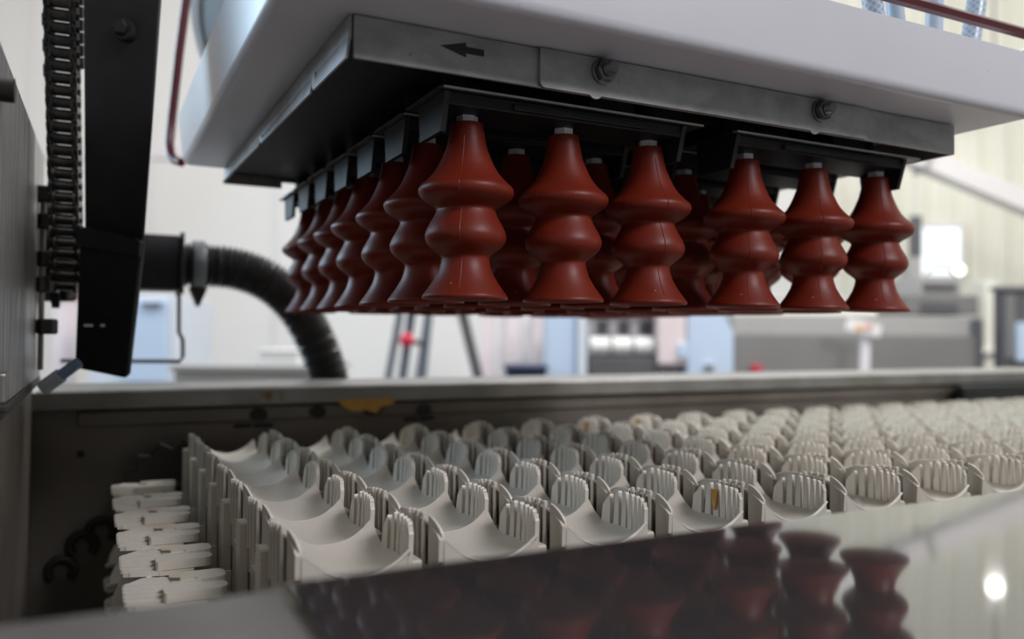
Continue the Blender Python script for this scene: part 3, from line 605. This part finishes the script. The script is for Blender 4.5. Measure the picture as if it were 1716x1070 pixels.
cb = thing('control_cabinet', 'grey control cabinet with a dark display slot standing on the conveyor housing', 'cabinet', base(1575, D+.32))
zc_ = HZv(528, D+.3, 1437)+.006
MB().hall_box(HR(1522, D+.32), HR(1640, D+.32), D+.32, D+.8, zc_, HZv(494, D+.32, 1580), .004).build('cabinet_body', 'greym', cb)
hb_(1545, 1606, 506, 525, D+.31, D+.33, .002).build('display_slot', 'greyd', cb)
hb_(1540, 1612, 462, 494, D+.34, D+.75).build('cabinet_top', 'greyl', cb)
hb_(1548, 1604, 474, 484, D+.33, D+.36, .002).build('top_groove', 'greyd', cb)
pt = [G(HR(1550, D+.4)+.13*(i/10), D+.4, HZv(462, D+.4, 1575)+.045*math.sin(PI*i/10)) for i in range(11)]
MB().tube(pt, .006, 8).build('cabinet_handle', 'clamp', cb, smooth=60)
mp = thing('machine_column', 'light grey upright column behind the rightmost red cup', 'column', base(1530, D+.6))
hb_(1524, 1545, 430, None, D+.85, D+.95).build('column_body', 'greyl', mp)
hb_(1531, 1546, 360, 430, D+.85, D+.9).build('column_top', 'greyd', mp)
tagst = thing('sign_post', 'white post with a tilted tag carrying small orange and pink marks', 'sign', base(1440, D+.1))
MB().beam(G(HR(1437, D+.1), D+.1, FL), G(HR(1450, D+.1), D+.1, HZv(560, D+.1, 1450)), .032, .02, up=_r).build('post', 'whitem', tagst)
q0 = G(HR(1447, D+.08), D+.08, HZv(549, D+.08, 1447))
MB().beam(q0-_r*.062+_u*.016, q0+_r*.062-_u*.012, .045, .012, up=_u).build('tag_plate', 'tag', tagst)
MB().beam(q0-_r*.03+_u*.0-_f*.008, q0-_r*.008-_u*.004-_f*.008, .022, .004, up=_u).build('orange_mark', mat('orange_print', (.7, .35, .1), .5, var=(.6, .3, .1), vscale=20), tagst)
MB().beam(q0+_r*.004+_u*.008-_f*.008, q0+_r*.028-_f*.008, .018, .004, up=_u).build('pink_mark', mat('pink_print', (.72, .30, .28), .5, var=(.6, .3, .3), vscale=20), tagst)
yp = thing('cream_post', 'cream coloured post between the grey conveyor and the dark cabinet', 'post', base(1660, D+.7))
hb_(1651, 1671, 470, None, D+.7, D+.82, .006).build('post_body', 'corr', yp)
hb_(1646, 1676, 585, 592, D+.68, D+.84, .003).build('post_collar', 'whitem', yp)
dk = thing('dark_cabinet', 'dark grey cabinet at the right edge behind the tank', 'cabinet', base(1700, D+.2))
hb_(1682, 1750, 484, None, D+.2, D+.27).build('cabinet_body', 'greyd', dk)
hb_(1680, 1752, 478, 486, D+.19, D+.28).build('cabinet_top', 'greym', dk)
hb_(1688, 1702, 494, 600, D+.19, D+.21, .002).build('door_panel', 'greym', dk)
hb_(1708, 1735, 540, 605, D+.17, D+.2, .002).build('blue_panel', 'bluem', dk)
DW = D1-.012
wn = MB(); hb_(1541, 1613, 378, 462, DW-.03, DW-.02, .002)
w1 = thing('window_1', None, None, G(HR(1577, DW-.03), DW, HZv(462, DW, 1577))); struct(w1)
hb_(1541, 1613, 378, 462, DW-.03, DW-.015, .002).build('pane', 'screen', w1)
for (a_, b_, c_, d_) in ((1538, 1543, 374, 466), (1611, 1616, 374, 466), (1538, 1616, 374, 380), (1538, 1616, 460, 466)):
    hb_(a_, b_, c_, d_, DW-.045, DW-.005, .003).build('window_frame', 'whitem', w1)
c_ = G(HR(1607, 3.9), 3.9, HZv(452, 3.9, 1607))
ml = thing('indicator_lamp', 'small round glowing lamp beside the bright window', 'lamp', c_)
MB().lathe([(-.03, .022), (-.02, .026), (0, .026)], 20, c_, (-_f).to_track_quat('Z', 'Y').to_matrix().to_4x4()).build('lamp_housing', 'greym', ml, smooth=40)
MB().lathe([(0, .024), (.01, .022), (.018, .012), (.02, .002)], 20, c_, (-_f).to_track_quat('Z', 'Y').to_matrix().to_4x4()).build('lamp_lens', 'lamp2', ml, smooth=40)
pa, pb = G(HR(1500, 4.2), 4.2, HZv(248, 4.2, 1500)), G(HR(1800, 4.2), 4.2, HZv(375, 4.2, 1800))
sb = thing('ceiling_brace', 'pale slanting beam across the cream wall at upper right', 'beam', pa)
MB().beam(pa+(pa-pb)*.5, pb+(pb-pa)*.5, .10, .10, up=_u, bev=.006).build('beam_body', 'whitem', sb)
for q_ in (.15, .85): MB().beam(pa.lerp(pb, q_), pa.lerp(pb, q_+.03), .125, .125, up=_u, bev=.004).build('beam_bracket', 'greyl', sb)
ld = thing('step_ladder', 'blue grey step ladder with a red knob behind the middle of the tank', 'ladder', base(685, 2.6))
def leg(u0, v0, u1, d, wd, name='leg', mt='ladder'):
    a_ = G(HR(u0, d), d, HZv(v0, d, u0)); sl = (HR(u1, d)-HR(u0, d))/(HZv(630, d)-HZv(v0, d)); b_ = G(HR(u0, d)+sl*(FL-a_.dot(_u)), d, FL)
    return MB().beam(b_, a_, wd, .03, up=_r, bev=.003).build(name, mt, ld)
leg(672, 515, 652, 2.6, .020); leg(691, 515, 676, 2.65, .026); leg(718, 515, 702, 2.6, .018); leg(724, 500, 712, 2.7, .014)
MB().beam(G(HR(668, 2.6), 2.6, HZv(512, 2.6)), G(HR(728, 2.6), 2.6, HZv(512, 2.6)), .03, .06, up=_u, bev=.003).build('top_step', 'redplastic', ld)
for v_ in (700, 860, 1020): MB().beam(G(HR(645, 2.62), 2.62, HZv(v_, 2.6)), G(HR(705, 2.62), 2.62, HZv(v_, 2.6)), .02, .05, up=_u).build('rung', 'ladder', ld)
MB().beam(G(HR(684, 2.58), 2.58, HZv(574, 2.58)), G(HR(714, 2.58), 2.58, HZv(576, 2.58)), .016, .016, up=_u).build('hinge_arm', 'greyd', ld)
kc = G(HR(682, 2.55), 2.55, HZv(571, 2.55)); MB().lathe([(-.016, .010), (-.011, .019), (0, .023), (.011, .019), (.016, .010)], 16, kc, (-_f).to_track_quat('Z', 'Y').to_matrix().to_4x4()).build('knob', 'redplastic', ld, smooth=60)
dp = thing('leaning_pole', 'dark grey pole leaning to the right of the step ladder', 'pole', base(830, 2.7))
a_ = G(HR(770, 2.7), 2.7, HZv(505, 2.7)); b_ = G(HR(802, 2.7), 2.7, HZv(630, 2.7)); b2 = a_+(b_-a_)*((FL-a_.z)/(b_.z-a_.z))
MB().tube([a_, b2], .017, 12).build('pole_tube', 'greyd', dp, smooth=40); MB().tube([a_, a_.lerp(b2, .03)], .026, 12).build('pole_head', 'greyd', dp, smooth=40)
for i in range(5):
    u0 = 806+i*22; c0_ = base(u0+10, 3.6)
    t_ = thing('wall_panel', 'pale pinkish upright panel behind the cups, %s from the left of five' % ORD[i], 'panel', c0_, 'pale upright panels behind the cups')
    hb_(u0, u0+19, 470, None, 3.6+(i % 2)*.03, 3.66+(i % 2)*.03, .004).build('panel_sheet', ('pink', 'whitem')[i % 2], t_)
    hb_(u0-1, u0+20, 464, 470, 3.59+(i % 2)*.03, 3.67+(i % 2)*.03, .003).build('panel_cap', 'whitem', t_)
nb = thing('navy_crate', 'navy blue crate just above the tank rim left of the pale blue machine', 'crate', G(HR(880, 2.8), 2.8, FL))
hb_(848, 916, 617, None, 2.8, 3.0).build('crate_body', 'navy', nb); hb_(845, 919, 612, 620, 2.78, 3.02).build('crate_rim', 'navy', nb)
bn = thing('grey_bench', 'long grey bench behind the tank rim at the left', 'bench', base(380, 2.5))
hb_(285, 545, 612, 622, 2.5, 2.9).build('bench_top', 'greyl', bn); hb_(292, 530, 622, None, 2.52, 2.88).build('bench_body', 'greyl', bn)
wbx = thing('white_carton', 'small whitish carton on the grey bench behind the hose', 'carton', G(HR(458, 2.6), 2.6, HZv(612, 2.5)))
hb_(434, 500, 588, 611, 2.6, 2.75).build('carton_body', 'hall', wbx); hb_(432, 502, 585, 590, 2.595, 2.755).build('carton_lid', 'whitem', wbx)
lb = thing('pale_blue_cabinet', 'pale blue cabinet seen under the black box at the left', 'cabinet', base(235, 3.0))
hb_(150, 290, 495, None, 3.0, 3.4).build('cabinet_body', 'cuff', lb); hb_(205, 280, 503, 640, 2.985, 3.01).build('cabinet_door', 'bluem', lb)
hb_(236, 268, 506, 512, 2.97, 2.99, .002).build('cabinet_handle', 'greyd', lb)
pk = thing('pink_bin', 'small pink bin far behind the chain at the left', 'bin', base(97, 3.2))
hb_(88, 106, 500, None, 3.2, 3.3).build('bin_body', 'pink', pk); hb_(86, 108, 494, 501, 3.19, 3.31).build('bin_lid', 'redplastic', pk)
# high-bay lamp whose reflection shows on the polished plate
dv = RGT*((1668-858)/FPX)+UPV*((535-984)/FPX)+FWD; dv.z = -dv.z
lc = V((0, 0, -.134))+dv*4.6
lmp = thing('high_bay_lamp', 'round high-bay lamp above the hall whose light glints on the polished plate', 'lamp', lc)
MB().lathe([(0, .040), (.03, .038), (.05, .02), (.09, .018)], 24, lc).build('lamp_housing', 'greym', lmp, smooth=40)
MB().lathe([(-.004, .036), (0, .038)], 24, lc).build('lamp_lens', 'lamp', lmp, smooth=40)
MB().tube([lc+V((0, 0, .09)), V((lc.x, lc.y, CE))], .006, 8).build('lamp_rod', 'greym', lmp, smooth=40)

for o in bpy.data.objects:
    if '_b' in o: del o['_b']
